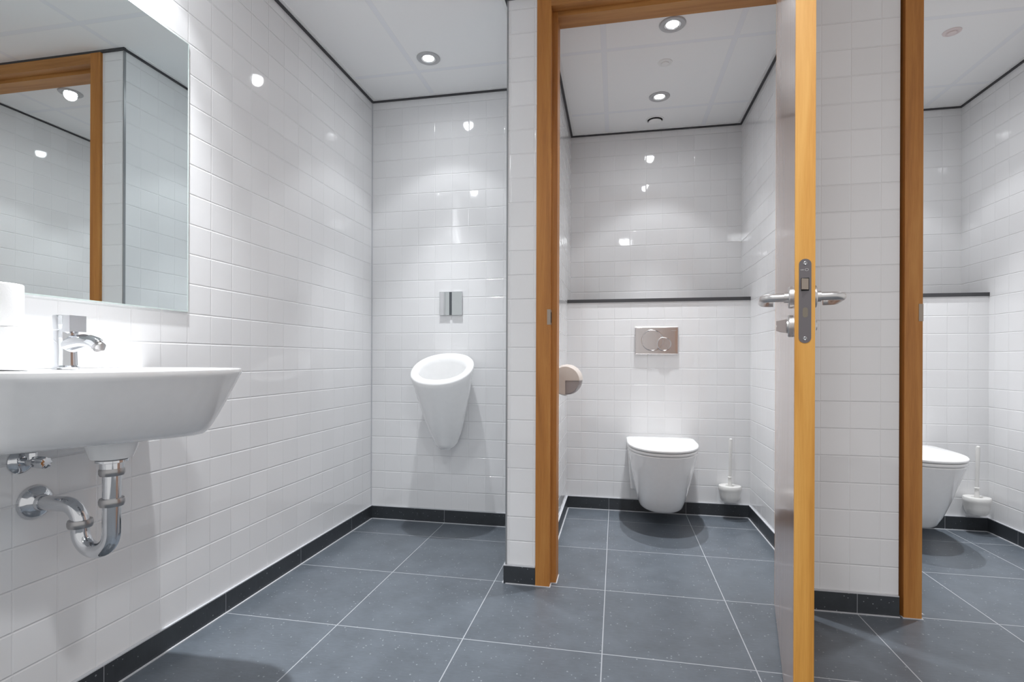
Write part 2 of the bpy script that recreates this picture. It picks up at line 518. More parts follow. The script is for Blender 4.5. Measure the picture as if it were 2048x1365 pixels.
# ------------------------------------------------------------------ door frames and the open door
def door_frame(parent, xo0, xo1, strike_side=-1):
    """outer edges xo0..xo1 in x, front face at YF-0.012"""
    yf, yr, yb = YF - 0.012, YF + 0.032, YF + 0.12
    w1, w2 = 0.058, 0.080
    zt = CEIL - 0.010
    bm = bmesh.new()
    for (a, b1, b2) in ((xo0, xo0 + w1, xo0 + w2), (xo1, xo1 - w1, xo1 - w2)):
        pr = [(a, yf), (b1, yf), (b1, yr), (b2, yr), (b2, yb), (a, yb)]
        loft(bm, [[(x, y, 0) for x, y in pr], [(x, y, zt) for x, y in pr]])
    fr = finish('door_frame', bm, M_FRAME, parent, bevel=0.0018, seg=2)
    bm = bmesh.new()
    e1, e2 = yf + 0.0007, yr + 0.0007
    pr = [(e1, zt - 0.0005), (e1, 2.360), (e2, 2.360), (e2, 2.342), (yb - 0.0007, 2.342), (yb - 0.0007, zt - 0.0005)]
    loft(bm, [[(xo0 + 0.004, y, z) for y, z in pr], [(xo1 - 0.004, y, z) for y, z in pr]])
    # side jambs run into the head, keep the head clear of their tops
    finish('frame_head', bm, M_FRAMEX, fr, bevel=0.0018, seg=2)
    bm = bmesh.new()
    x = xo0 + w1
    box(bm, x - 0.013, yf - 0.0012, 1.066, x + 0.0012, yr - 0.006, 1.128)
    box(bm, x - 0.002, yf + 0.006, 1.075, x + 0.0016, yr - 0.012, 1.118, 1)
    finish('strike_plate', bm, [M_LATCH, M_DARK], fr)
    bm = bmesh.new()
    g = 0.004
    pr = [(xo0 - g, YF), (xo0 - g, yf - g), (xo0 + w1 + g, yf - g), (xo0 + w1 + g, yr - g), (xo0 + w2 + g, yr - g), (xo0 + w2 + g, yb), (xo0 + w2, yb), (xo0 + w2, yr), (xo0 + w1, yr), (xo0 + w1, yf), (xo0, yf), (xo0, YF)]
    loft(bm, [[(x, y, 0) for x, y in pr], [(x, y, 0.0028) for x, y in pr]])
    finish('sealant', bm, M_GROUT, fr)
    return fr

d1 = empty('door_1', (0, 0, 0))
tag(d1, 'open wooden toilet cubicle door with steel lever handles and its oak frame', 'door', kind='structure')
door_frame(d1, -0.320, 0.712)
d2 = empty('door_2', (0, 0, 0))
tag(d2, 'oak door frame of the right cubicle, cut off by the picture edge', 'door', kind='structure')
door_frame(d2, 1.016, 2.06)

HX, HY = 0.583, 2.130
LW, LT = 0.86, 0.040
leaf_root = empty('door_leaf', (HX, HY, 0), math.radians(-12.7))
leaf_root.parent = d1
def leafpart(name, bm, mat, **k):
    return finish(name, bm, mat, leaf_root, **k)
Z0, Z1 = 0.012, 2.355
bm = bmesh.new()
box(bm, 0, -LW + 0.012, Z0, 0.0035, -0.012, Z1); box(bm, LT - 0.0035, -LW + 0.012, Z0, LT, -0.012, Z1)
leafpart('door_panel', bm, M_FACE)
bm = bmesh.new()
box(bm, 0.0035, -LW + 0.012, Z0, LT - 0.0035, -0.012, Z1)
box(bm, 0, -LW, Z0, LT, -LW + 0.012, Z1)
box(bm, 0, -0.012, Z0, LT, 0, Z1)
leafpart('door_edge', bm, M_EDGE)

# lock front plate on the edge
def stadium(w, z0, z1, y, n=12, cx=LT / 2):
    r = w / 2
    pts = []
    for i in range(n + 1):
        a = PI * i / n
        pts.append((cx + r * math.cos(a), y, z1 - r + r * math.sin(a)))
    for i in range(n + 1):
        a = PI + PI * i / n
        pts.append((cx + r * math.cos(a), y, z0 + r + r * math.sin(a)))
    return pts
YL_ = -LW
bm = bmesh.new()
loft(bm, [stadium(0.0245, 0.9635, 1.1515, YL_), stadium(0.0245, 0.9635, 1.1515, YL_ - 0.0012)])
leafpart('lock_plate', bm, M_LOCK)
bm = bmesh.new()
for zz in (1.1415, 0.9735):
    lathe(bm, (LT / 2, YL_ - 0.0012, zz), [(0.0042, 0.0), (0.0042, -0.0008), (0.003, -0.0014), (0.0015, -0.0006)], 'Y', 20)
leafpart('plate_screw', bm, M_RUB, smooth=40)
bm = bmesh.new()
pr = [(0.0125, 0), (0.0265, 0), (0.0265, -0.0035), (0.0135, -0.0125), (0.0125, -0.0125)]
box(bm, 0.0120, YL_ - 0.0016, 1.0800, 0.0280, YL_ - 0.0010, 1.1090, 1)
loft(bm, [[(x, YL_ + y - 0.001, 1.0825) for x, y in pr], [(x, YL_ + y - 0.001, 1.1065) for x, y in pr]])
leafpart('latch', bm, [M_LATCH, M_DARK])
bm = bmesh.new()
loft(bm, [stadium(0.0105, 1.0205, 1.0430, YL_ - 0.0010, cx=0.0205), stadium(0.0105, 1.0205, 1.0430, YL_ - 0.0016, cx=0.0205)])
leafpart('bolt_cover', bm, simple('dim_brass_bolt', (0.25, 0.215, 0.17), 0.4, 0.7))
# faint engraved mark on the lock plate: small word-like strokes and a ring
bm = bmesh.new()
for i, (a, b_) in enumerate(((0.0115, 0.0128), (0.0138, 0.0152), (0.0160, 0.0172))):
    box(bm, a, YL_ - 0.0014, 1.1262, b_, YL_ - 0.0011, 1.1280)
loft(bm, [[(0.0232 + r * math.cos(2 * PI * k / 24), yy, 1.1271 + 0.75 * r * math.sin(2 * PI * k / 24)) for k in range(24)]
          for r, yy in ((0.0038, YL_ - 0.0011), (0.0038, YL_ - 0.0014), (0.0031, YL_ - 0.0014), (0.0031, YL_ - 0.0011))], close=True)
leafpart('engraving', bm, M_STEEL)

# lever handles: rosette + return-to-door lever, one on each face
HZ = 1.073
HYc = -LW + 0.062
def lever(side):
    s = -1 if side < 0 else 1
    x0 = 0.0 if s < 0 else LT
    bm = bmesh.new()
    prof = [(0.026, 0), (0.026, s * 0.007), (0.0245, s * 0.009), (0.010, s * 0.009)]
    lathe(bm, (x0, HYc, HZ), prof, 'X', 40)
    ro = leafpart('rosette', bm, M_STEEL, smooth=35)
    bm = bmesh.new()
    L = 0.062
    c = (x0 + s * (L - 0.022), HYc + 0.022, HZ)
    pts = [(x0 + s * 0.006, HYc, HZ), (x0 + s * 0.03, HYc, HZ)]
    pts += arc(c, 0.022, 0, 90, (0, -1, 0), (s, 0, 0), 10)
    yq = HYc + 0.125
    pts += [(x0 + s * L, HYc + 0.06, HZ), (x0 + s * L, yq - 0.02, HZ)]
    pts += arc((x0 + s * (L - 0.018), yq - 0.018, HZ), 0.018, 90, 0, (0, 1, 0), (s, 0, 0), 10)[1:] if False else \
        arc((x0 + s * (L - 0.018), yq - 0.018, HZ), 0.018, 0, 90, (s, 0, 0), (0, 1, 0), 10)
    pts += [(x0 + s * 0.036, yq, HZ)]
    tube(bm, pts, 0.0098, 24)
    tube(bm, [(x0 + s * 0.006, HYc, HZ), (x0 + s * 0.018, HYc, HZ)], 0.0125, 24)
    leafpart('lever_handle', bm, M_STEEL, smooth=40)
lever(-1); lever(1)
# privacy lock: thumb turn inside, coin slot rosette outside
PZ = 1.0055
bm = bmesh.new()
lathe(bm, (0, HYc, PZ), [(0.026, 0), (0.026, -0.008), (0.0245, -0.010), (0.008, -0.010)], 'X', 40)
lathe(bm, (0, HYc, PZ), [(0.0165, -0.010), (0.0165, -0.013), (0.013, -0.014)], 'X', 40)
leafpart('privacy_rosette', bm, M_STEEL, smooth=35)
bm = bmesh.new()
pr = [(-0.013, 0.016), (-0.013, -0.016), (-0.026, -0.014), (-0.0345, -0.0105), (-0.0345, -0.003), (-0.0325, 0.0), (-0.0345, 0.004), (-0.0345, 0.012)]
loft(bm, [[(x, HYc - 0.006, PZ + z) for x, z in pr], [(x, HYc + 0.006, PZ + z) for x, z in pr]])
leafpart('thumb_turn', bm, simple('worn_satin_metal', (0.42, 0.37, 0.36), 0.38, 0.8), bevel=0.0018)
bm = bmesh.new()
lathe(bm, (LT, HYc, PZ), [(0.026, 0), (0.026, 0.004), (0.022, 0.0065), (0.013, 0.0065), (0.011, 0.0095), (0.004, 0.0105)], 'X', 40)
leafpart('coin_slot_rosette', bm, M_STEEL, smooth=35)
for hz in (0.22, 1.2, 2.1):
    bm = bmesh.new()
    tube(bm, [(LT + 0.004, 0.008, hz - 0.04), (LT + 0.004, 0.008, hz + 0.04)], 0.0075, 20)
    box(bm, LT - 0.001, -0.03, hz - 0.04, LT + 0.002, 0.006, hz + 0.04)
    leafpart('hinge', bm, M_STEEL, smooth=40)

# ------------------------------------------------------------------ mirror
MY0, MY1, MZ0, MZ1 = 0.55, 1.515, 1.077, 1.965
mr = empty('wall_mirror', (XL, MY0, MZ0))
tag(mr, 'frameless rectangular mirror on the white tiled left wall above the washbasin', 'mirror')
bm = bmesh.new()
box(bm, 0.0, 0, 0, 0.005, MY1 - MY0, MZ1 - MZ0, 0)
mg = finish('mirror_glass', bm, [M_MIRROR, M_MIRE], mr)
for f in mg.data.polygons:
    f.material_index = 0 if f.normal.x > 0.9 else 1
bm = bmesh.new()
t = 0.0035
W_, H_ = MY1 - MY0, MZ1 - MZ0
for q in ((0, 0, W_, t), (0, H_ - t, W_, H_), (0, t, t, H_ - t), (W_ - t, t, W_, H_ - t)):
    box(bm, 0.005, q[0], q[1], 0.0056, q[2], q[3])
finish('polished_border', bm, M_MIRE, mr)

# ------------------------------------------------------------------ washbasin
BY = 1.055
def basin_outline(W, D, uc, n=2.7, m_=72, z=0.0, zf=None, back=0.0):
    pts = []
    for i in range(m_):
        a = -PI / 2 + PI * i / (m_ - 1)
        c, s = math.cos(a), math.sin(a)
        v = W * math.copysign(abs(s) ** (2 / n), s)
        u = uc + (D - uc) * abs(c) ** (2 / n)
        pts.append((u, v))
    Wb = W * 0.985
    k = 12
    side = [(back + (uc - back) * j / k, Wb + (W - Wb) * (j / k)) for j in range(k)]
    loop = [(u, -v) for u, v in side] + pts + [(u, v) for u, v in reversed(side)]
    nb = 14
    loop += [(back, Wb - 2 * Wb * (j + 1) / (nb + 1)) for j in range(nb)]
    return [(XL + u, BY + v, (z if zf is None else zf(u, v))) for u, v in loop]
wb = empty('washbasin', (0, 0, 0))
tag(wb, 'large white ceramic wall-hung washbasin with curved front under the mirror', 'washbasin')
bm = bmesh.new()
D, W, UC, ZT = 0.425, 0.300, 0.25, 0.898
zbase = lambda u, v: 0.705 + max(0.0, u - 0.14) * 0.10 + (0.2 - v) * 0.06
zb = lambda d: (lambda u, v: zbase(u, v) + d - 0.004)
rings = [basin_outline(0.16, 0.22, 0.13, zf=zb(-0.002)),
         basin_outline(0.232, 0.312, 0.17, zf=zb(0.0)),
         basin_outline(0.248, 0.332, 0.18, zf=zb(0.004)),
         basin_outline(0.257, 0.343, 0.19, zf=zb(0.014))]
for k in range(1, 8):
    f = k / 7
    rings.append(basin_outline(0.257 + (W - 0.005 - 0.257) * f ** 0.9, 0.343 + (D - 0.006 - 0.343) * f ** 0.8, 0.19 + 0.06 * f,
                               zf=(lambda ff: (lambda u, v: (zbase(u, v) + 0.012) * (1 - ff) + (ZT - 0.021) * ff))(f)))
rings += [basin_outline(W - 0.0015, D - 0.002, UC, z=ZT - 0.0145),
          basin_outline(W, D, UC, z=ZT - 0.008),
          basin_outline(W - 0.0015, D - 0.002, UC, z=ZT - 0.002),
          basin_outline(W - 0.006, D - 0.008, UC, z=ZT),
          basin_outline(W - 0.014, D - 0.018, UC, z=ZT - 0.0005)]
n_out = len(rings[0])
def inner(cu, ru, rv, z, n=2.3):
    base = basin_outline(W - 0.014, D - 0.018, UC)
    out = []
    for (x, y, _) in base:
        u, v = x - XL - cu, y - BY
        a = math.atan2(v / rv, u / ru)
        c, s = math.cos(a), math.sin(a)
        out.append((XL + cu + ru * math.copysign(abs(c) ** (2 / n), c), BY + rv * math.copysign(abs(s) ** (2 / n), s), z))
    return out
rings += [inner(0.262, 0.140, 0.262, ZT - 0.002), inner(0.262, 0.132, 0.250, ZT - 0.012),
          inner(0.258, 0.115, 0.22, ZT - 0.06), inner(0.25, 0.085, 0.17, ZT - 0.105), inner(0.235, 0.05, 0.08, ZT - 0.130),
          inner(0.227, 0.022, 0.022, ZT - 0.135, 2)]
loft(bm, rings)
finish('basin_bowl', bm, M_CER, wb, smooth=50)
bm = bmesh.new()
DX = -1.168
lathe(bm, (DX, BY - 0.008, 0.700), [(0.056, 0.030), (0.050, 0.010), (0.043, -0.010), (0.034, -0.0135)], 'Z', 40)
finish('drain_boss', bm, M_CER, wb, smooth=35)
bm = bmesh.new()
lathe(bm, (XL + 0.227, BY, ZT - 0.136), [(0.024, 0), (0.024, 0.003), (0.019, 0.004), (0.018, -0.002)], 'Z', 32)
finish('drain_ring', bm, M_CHROME, wb, smooth=35)

# faucet
FX, FY = -1.318, 1.060
fc = empty('basin_faucet', (FX, FY, ZT))
tag(fc, 'chrome single-lever mixer tap standing on the washbasin deck', 'tap')
bm = bmesh.new()
lathe(bm, (0, 0, 0), [(0.028, -0.001), (0.028, 0.004), (0.0235, 0.008), (0.0225, 0.04), (0.0245, 0.090), (0.0235, 0.093)], 'Z', 40)
finish('faucet_body', bm, M_CHROME, fc, smooth=35)
bm = bmesh.new()
pts = [(0.0, 0, 0.056), (0.03, 0, 0.063), (0.055, 0, 0.066), (0.074, 0, 0.0645), (0.088, 0, 0.060), (0.0955, 0, 0.0545)]
tube(bm, pts, [0.021, 0.020, 0.0185, 0.0175, 0.017, 0.0165], 32)
sp_ = finish('spout', bm, M_CHROME, fc, smooth=40)
bm = bmesh.new()
tube(bm, [(0.0945, 0, 0.0555), (0.0995, 0, 0.0515), (0.0997, 0, 0.0513), (0.0985, 0, 0.0523), (0.0988, 0, 0.0520)], [0.0138, 0.0138, 0.0105, 0.0095, 0.005], 32)
finish('aerator', bm, M_RUB, sp_, smooth=40)
bm = bmesh.new()
lathe(bm, (0, 0, 0.0945), [(0.0235, 0.0), (0.0250, 0.004), (0.0260, 0.032), (0.0250, 0.035), (0.012, 0.036)], 'Z', 40)
box(bm, 0.004, -0.0205, 0.0900, 0.036, 0.0205, 0.1290)
finish('lever_handle', bm, M_CHROME, fc, smooth=35)

# spare rolls on the basin deck
def roll(z, dx, dy, label):
    r = empty('toilet_roll', (-1.305 + dx, 0.898 + dy, z))
    tag(r, label, 'toilet roll', 'spare toilet rolls on the washbasin')
    bm = bmesh.new()
    pr = [(0.021, 0.0), (0.053, 0.0), (0.0545, 0.0015), (0.055, 0.004), (0.055, 0.088), (0.0545, 0.0905), (0.053, 0.092), (0.021, 0.092)]
    loft(bm, [circle((0, 0, h), rr, 'Z', 64) for rr, h in pr], close=True)
    finish('paper', bm, M_PAPER, r, smooth=50)
    bm = bmesh.new()
    pr = [(0.0195, 0.0005), (0.021, 0.0005), (0.021, 0.0915), (0.0195, 0.0915)]
    loft(bm, [circle((0, 0, h), rr, 'Z', 40) for rr, h in pr], close=True)
    finish('cardboard_core', bm, simple('grey_cardboard', (0.45, 0.40, 0.34), 0.9), r, smooth=50)
roll(ZT + 0.0005, 0.0, 0.004, 'white toilet roll standing directly on the washbasin, lower of two')
roll(ZT + 0.093, -0.003, -0.006, 'white toilet roll stacked on top of another roll beside the tap')

# ------------------------------------------------------------------ trap
tr = empty('drain_trap', (0, 0, 0))
tag(tr, 'chrome U-bend drain pipe running from the basin to the left wall', 'drain pipe')
TY = BY - 0.008
XD, XS, ZH = DX, DX - 0.090, 0.572
R_ = 0.0187
bm = bmesh.new()
pts = [(XD, TY, 0.679), (XD, TY, 0.60), (XD, TY, 0.512)]
pts += arc((XD - 0.045, TY, 0.512), 0.045, 0, -180, (1, 0, 0), (0, 0, 1), 24)[1:]
pts += [(XS, TY, 0.53)]
tube(bm, pts, R_, 32)
finish('u_bend', bm, M_CHROME, tr, smooth=50)
bm = bmesh.new()
pts = [(XS, TY, 0.528), (XS, TY, ZH - 0.045)]
pts += arc((XS - 0.045, TY, ZH - 0.045), 0.045, 0, 90, (1, 0, 0), (0, 0, 1), 16)[1:]
pts += [(XL + 0.004, TY, ZH)]
tube(bm, pts, R_ * 0.98, 32)
finish('wall_pipe', bm, M_CHROME, tr, smooth=50)
def nut(z, x, r=0.026, h=0.009, nm='compression_nut', mat=M_RUB, tilt=0):
    bm = bmesh.new()
    lathe(bm, (x, TY, z), [(R_, -h), (r * 0.93, -h), (r, -h * 0.4), (r, h * 0.4), (r * 0.93, h), (R_, h)], 'Z', 40)
    finish(nm, bm, mat, tr, smooth=35)
nut(0.585, XD)
nut(0.657, XD)
nut(0.5285, XS)
bm = bmesh.new()
lathe(bm, (XD, TY, 0.664), [(R_, -0.002), (0.0245, -0.002), (0.0245, 0.014), (0.033, 0.016), (0.033, 0.0215), (0.02, 0.0215)], 'Z', 40)
finish('outlet_flange', bm, M_CHROME, tr, smooth=35)
bm = bmesh.new()
lathe(bm, (XL + 0.0005, TY, ZH), [(0.041, 0), (0.0415, 0.004), (0.038, 0.012), (0.030, 0.019), (0.0205, 0.023), (0.0187, 0.030)], 'X', 48)
finish('wall_flange', bm, M_CHROME, tr, smooth=50)

# angle valve
av = empty('angle_stop_valve', (XL + 0.0005, 1.015, 0.677))
tag(av, 'small chrome angle stop valve on the wall under the washbasin', 'valve')
bm = bmesh.new()
lathe(bm, (0, 0, 0), [(0.029, 0), (0.029, 0.003), (0.022, 0.010), (0.011, 0.013)], 'X', 40)
finish('wall_rosette', bm, M_CHROME, av, smooth=40)
bm = bmesh.new()
tube(bm, [(0.008, 0, 0), (0.050, 0, 0)], 0.0095, 24)
tube(bm, [(0.034, 0, 0), (0.034, 0, 0.022)], 0.0075, 24)
tube(bm, [(0.034, 0, 0.016), (0.034, 0, 0.036)], 0.0055, 20)
lathe(bm, (0.034, 0, 0.012), [(0.011, 0), (0.011, 0.010), (0.008, 0.012)], 'Z', 6)
finish('valve_body', bm, M_CHROME, av, smooth=30)
bm = bmesh.new()
rings = []
for rr, h in ((0.010, 0.046), (0.0135, 0.050), (0.0135, 0.074), (0.012, 0.078), (0.004, 0.0785)):
    rings.append([(h, rr * (1 + 0.07 * math.cos(8 * 2 * PI * k / 64)) * math.cos(2 * PI * k / 64),
                   rr * (1 + 0.07 * math.cos(8 * 2 * PI * k / 64)) * math.sin(2 * PI * k / 64)) for k in range(64)])
loft(bm, rings)
finish('valve_knob', bm, M_CHROME, av, smooth=40)

# ------------------------------------------------------------------ urinal
UX = -0.913
ur = empty('urinal', (0, 0, 0))
tag(ur, 'white tapered ceramic urinal with an oval opening on the back wall', 'urinal')
YW = YU
def uring(t, inset=0.0, dz=0.0):
    """t 0 = bottom, 1 = rim. rim tilts down toward the room"""
    yb = YW - 0.0005
    rx = 0.068 + (0.170 - 0.068) * t ** 0.78 - inset
    depth = 0.150 + (0.300 - 0.150) * t ** 0.9
    ry = depth / 2 - inset
    yc = yb - depth / 2 - 0.001
    zc = 0.486 + (0.872 - 0.486) * t + dz
    sl = 0.10 + 0.44 * t            # slope of the section plane
    out = []
    n = 64
    for k in range(n):
        a = 2 * PI * k / n
        c, s = math.cos(a), math.sin(a)
        e_ = 2 / 2.15
        x = rx * math.copysign(abs(c) ** e_, c)
        y = ry * math.copysign(abs(s) ** e_, s)
        out.append((UX + x, yc + y, zc + y * sl))
    return out
bm = bmesh.new()
rings = []
b0 = uring(0.0)
cx = sum(p[0] for p in b0) / 64; cy = sum(p[1] for p in b0) / 64; cz = sum(p[2] for p in b0) / 64
for k, (s_, dz) in enumerate(((0.25, -0.052), (0.55, -0.047), (0.78, -0.034), (0.93, -0.016))):
    rings.append([(cx + (p[0] - cx) * s_, cy + (p[1] - cy) * s_, p[2] + dz) for p in b0])
for k in range(0, 15):
    rings.append(uring(k / 14))
rings.append(uring(1.0, 0.003, 0.006))
rings.append(uring(1.0, 0.009, 0.009))
rings.append(uring(1.0, 0.034, 0.008))
rings.append(uring(1.0, 0.041, 0.003))
rings.append(uring(1.0, 0.046, -0.02))
rings.append(uring(0.80, 0.047, -0.02))
rings.append(uring(0.55, 0.047, -0.02))
rings.append(uring(0.3, 0.055, 0.0))
rings.append(uring(0.22, 0.075, 0.0))
loft(bm, rings)
finish('urinal_bowl', bm, M_CER, ur, smooth=50)
bm = bmesh.new()
lathe(bm, (UX - 0.004, YW - 0.145, 0.600), [(0.014, 0), (0.014, 0.004), (0.004, 0.005)], 'Z', 24)
finish('drain_strainer', bm, M_CHROME, ur, smooth=40)
fp = empty('urinal_flush_plate', (UX, YU, 1.172))
tag(fp, 'square chrome flush control on the tiled wall above the urinal', 'flush plate')
for s in (-1, 1):
    bm = bmesh.new()
    a, b_ = sorted((s * 0.0075, s * 0.066))
    box(bm, a, -0.013, 0, b_, -0.0005, 0.132)
    o = finish('chrome_panel', bm, M_CHROME, fp, bevel=0.0015)
bm = bmesh.new()
box(bm, -0.0072, -0.008, 0.001, 0.0072, -0.0005, 0.131)
finish('dark_sensor_strip', bm, simple('dark_grey_sensor', (0.09, 0.10, 0.11), 0.2), fp)  # dark colour painted in for the gap between the panels

# ------------------------------------------------------------------ toilets
def dshape(w, L, z, nb=0.0, n=56, ex=2.25, wb=None, tilt=0.0, rback=0.0):
    """plan outline: flat back at y=0 (wall), round front at y=-L, half width w, straight sides for the back 40%"""
    ys = L * 0.42
    wb = w if wb is None else wb
    pts = []
    k = 18
    for j in range(k):
        f = (j / k) ** 2
        pts.append((wb + (w - wb) * f, -nb - (ys - nb) * f))
    for j in range(n + 1):
        a = PI * j / n
        c, s = math.cos(a), math.sin(a)
        pts.append((w * math.copysign(abs(c) ** (2 / ex), c), -ys - (L - ys) * abs(s) ** (2 / ex)))
    for j in range(1, k + 1):
        f = (1 - j / k) ** 2
        pts.append((-(wb + (w - wb) * f), -nb - (ys - nb) * f))
    q = 8
    for j in range(1, q):
        pts.append((-wb + 2 * wb * j / q, -nb))
    if rback:
        out = []
        for x, y in pts:
            dy = -nb - y                      # distance from the back edge
            if dy < rback:
                lim = w - rback + math.sqrt(max(0.0, rback ** 2 - (rback - dy) ** 2))
                x = max(-lim, min(lim, x))
            out.append((x, y))
        pts = out
    return [(x, y, z + tilt * y) for x, y in pts]

def make_toilet(loc, label):
    t = empty('toilet', loc)
    tag(t, label, 'toilet', 'wall-hung toilets in the cubicles')
    bm = bmesh.new()
    prof = [(0.106, 0.335, 0.094), (0.116, 0.352, 0.096), (0.122, 0.362, 0.104), (0.126, 0.372, 0.118)]
    for k in range(1, 11):
        f = k / 10
        prof.append((0.126 + (0.186 - 0.126) * f ** 0.85, 0.372 + (0.530 - 0.372) * f ** 0.82, 0.118 + (0.414 - 0.118) * f))
    prof += [(0.188, 0.534, 0.422), (0.185, 0.530, 0.428), (0.160, 0.48, 0.429)]
    rings = []
    for w_, L_, z_ in prof:
        rings.append(dshape(w_, L_, z_, 0.0005, wb=w_))
    loft(bm, rings)
    # wider block against the wall
    pb = [(0.150, 0.085, 0.150), (0.165, 0.092, 0.158), (0.174, 0.10, 0.25), (0.186, 0.11, 0.420), (0.180, 0.105, 0.427)]
    def blk(w_, d_, z_):
        r = 0.014
        pts = [(w_, -0.0006)]
        pts += [(w_ - r + r * math.cos(a), -(d_ - r) - r * math.sin(a)) for a in [PI / 2 * i / 6 for i in range(7)]]
        pts += [(-w_ + r - r * math.sin(a), -(d_ - r) - r * math.cos(a)) for a in [PI / 2 * i / 6 for i in range(7)]]
        pts += [(-w_, -0.0006)]
        return [(x, y, z_) for x, y in pts]
    loft(bm, [blk(*p) for p in pb])
    finish('toilet_bowl', bm, M_CER, t, smooth=40)
    def slab(name, w_, L_, z0, z1, back, r, mat, rr=0.004):
        bm = bmesh.new()
        lo, hi = z0, z1
        rb = 0.045
        rg = [dshape(w_ - rr, L_ - rr, lo, back, rback=rb), dshape(w_ - rr * 0.3, L_ - rr * 0.3, lo + rr * 0.3, back, rback=rb), dshape(w_, L_, lo + rr, back, rback=rb),
              dshape(w_, L_, hi - rr, back, rback=rb), dshape(w_ - rr * 0.35, L_ - rr * 0.35, hi - rr * 0.3, back, rback=rb), dshape(w_ - rr * 1.2, L_ - rr * 1.2, hi, back + 0.002, rback=rb),
              dshape(w_ * 0.6, L_ * 0.7, hi + 0.002, back + 0.04, rback=0.03)]
        loft(bm, rg)
        return finish(name, bm, mat, t, smooth=50)
    slab('seat', 0.190, 0.540, 0.4305, 0.446, 0.075, 0, M_SEAT)
    slab('lid', 0.192, 0.545, 0.4485, 0.466, 0.060, 0, M_SEAT, 0.006)
    for s in (-1, 1):
        bm = bmesh.new()
        tube(bm, [(s * 0.105, -0.046, 0.446), (s * 0.055, -0.046, 0.446)], 0.012, 20)
        tube(bm, [(s * 0.08, -0.046, 0.425), (s * 0.08, -0.046, 0.444)], 0.012, 20)
        finish('hinge', bm, M_PLAS, t, smooth=40)
    return t
make_toilet((0.254, YC, 0), 'white wall-hung toilet with closed lid in the middle cubicle, seen through the open door')
make_toilet((1.492, YC, 0), 'white wall-hung toilet in the right cubicle, half hidden by the door frame')

def make_flush(loc, label):
    t = empty('flush_plate', loc)
    tag(t, label, 'flush plate')
    bm = bmesh.new()
    w_, h_ = 0.126, 0.166
    def rect(i, y):
        return [(-w_ + i, y, i), (w_ - i, y, i), (w_ - i, y, h_ - i), (-w_ + i, y, h_ - i)]
    loft(bm, [rect(0, -0.0005), rect(0, -0.010), rect(0.004, -0.0135), rect(0.02, -0.014)])
    pl = finish('cover_plate', bm, M_PLATE, t)
    c1, r1 = (-0.025, 0.085), 0.0655
    c2, r2 = (0.043, 0.062), 0.043
    bm = bmesh.new()
    def ringg(c, r, y):
        out = []
        for k in range(64):
            a = 2 * PI * k / 64
            x, z = c[0] + r * math.cos(a), c[1] + r * math.sin(a)
            out.append((x, y, z))
        return out
    loft(bm, [ringg(c1, r1, -0.0135), ringg(c1, r1 - 0.0005, -0.0165), ringg(c1, r1 - 0.003, -0.0170), ringg(c1, r1 - 0.007, -0.0145), ringg(c1, 0.01, -0.0142)])
    finish('large_button', bm, M_PLATE, t, smooth=30)
    bm = bmesh.new()
    loft(bm, [ringg(c2, r2, -0.0135), ringg(c2, r2 - 0.0005, -0.0190), ringg(c2, r2 - 0.003, -0.0195), ringg(c2, r2 - 0.006, -0.0170), ringg(c2, 0.01, -0.0165)])
    finish('small_button', bm, M_PLATE, t, smooth=30)
    bm = bmesh.new()
    for j in range(6):
        x = 0.084 + j * 0.0052
        box(bm, x, -0.0144, 0.1405, x + 0.0036, -0.0138, 0.1435)
    finish('embossed_mark', bm, M_STEEL, t)
    return t
make_flush((0.240, YC, 0.958), 'brushed metal dual flush plate with two round buttons above the middle toilet')

def make_brush(loc, label):
    t = empty('toilet_brush', loc)
    tag(t, label, 'toilet brush', 'toilet brushes in wall holders')
    bm = bmesh.new()
    def el(rx, ry, z, cy=-0.062):
        return [(rx * math.cos(2 * PI * k / 48), cy + ry * math.sin(2 * PI * k / 48), z) for k in range(48)]
    rg = [el(0.030, 0.026, 0.104), el(0.044, 0.040, 0.108), el(0.052, 0.047, 0.120), el(0.056, 0.051, 0.140), el(0.058, 0.053, 0.160),
          el(0.0615, 0.055, 0.170), el(0.063, 0.057, 0.176), el(0.063, 0.057, 0.190), el(0.060, 0.054, 0.197), el(0.040, 0.036, 0.199),
          el(0.026, 0.024, 0.197), el(0.022, 0.020, 0.188), el(0.018, 0.016, 0.186)]
    loft(bm, rg)
    box(bm, -0.030, -0.02, 0.135, 0.030, -0.0005, 0.188)
    finish('brush_holder', bm, M_PLAS, t, smooth=40)
    bm = bmesh.new()
    tube(bm, [(0, -0.062, 0.186), (0.0, -0.062, 0.245)], [0.012, 0.0085], 20)
    lathe(bm, (0.0, -0.062, 0.240), [(0.0085, 0), (0.0125, 0.002), (0.0125, 0.007), (0.008, 0.009)], 'Z', 24)
    tube(bm, [(0.0, -0.062, 0.245), (0.002, -0.062, 0.35), (0.004, -0.062, 0.455), (0.0045, -0.062, 0.466), (0.0045, -0.062, 0.470)],
         [0.0075, 0.0088, 0.0105, 0.009, 0.004], 20)
    finish('brush_handle', bm, M_PLAS, t, smooth=40)
    return t
make_brush((0.650, YC, 0), 'white toilet brush in a wall holder right of the middle toilet')
make_brush((1.895, YC, 0), 'white toilet brush in a wall holder beside the far right toilet')

# toilet paper holder on the left cubicle wall (round drum, axis along the wall)
ph = empty('toilet_paper_holder', (-0.228, 2.43, 0.828))
tag(ph, 'round white toilet paper holder on the cubicle side wall beside the door frame', 'paper holder')
bm = bmesh.new()
N = 48
def sector(r, y, a0, a1, n=N, c=(0, 0)):
    return [(c[0] + r * math.cos(math.radians(a0 + (a1 - a0) * k / n)), y, c[1] + r * math.sin(math.radians(a0 + (a1 - a0) * k / n))) for k in range(n + 1)]
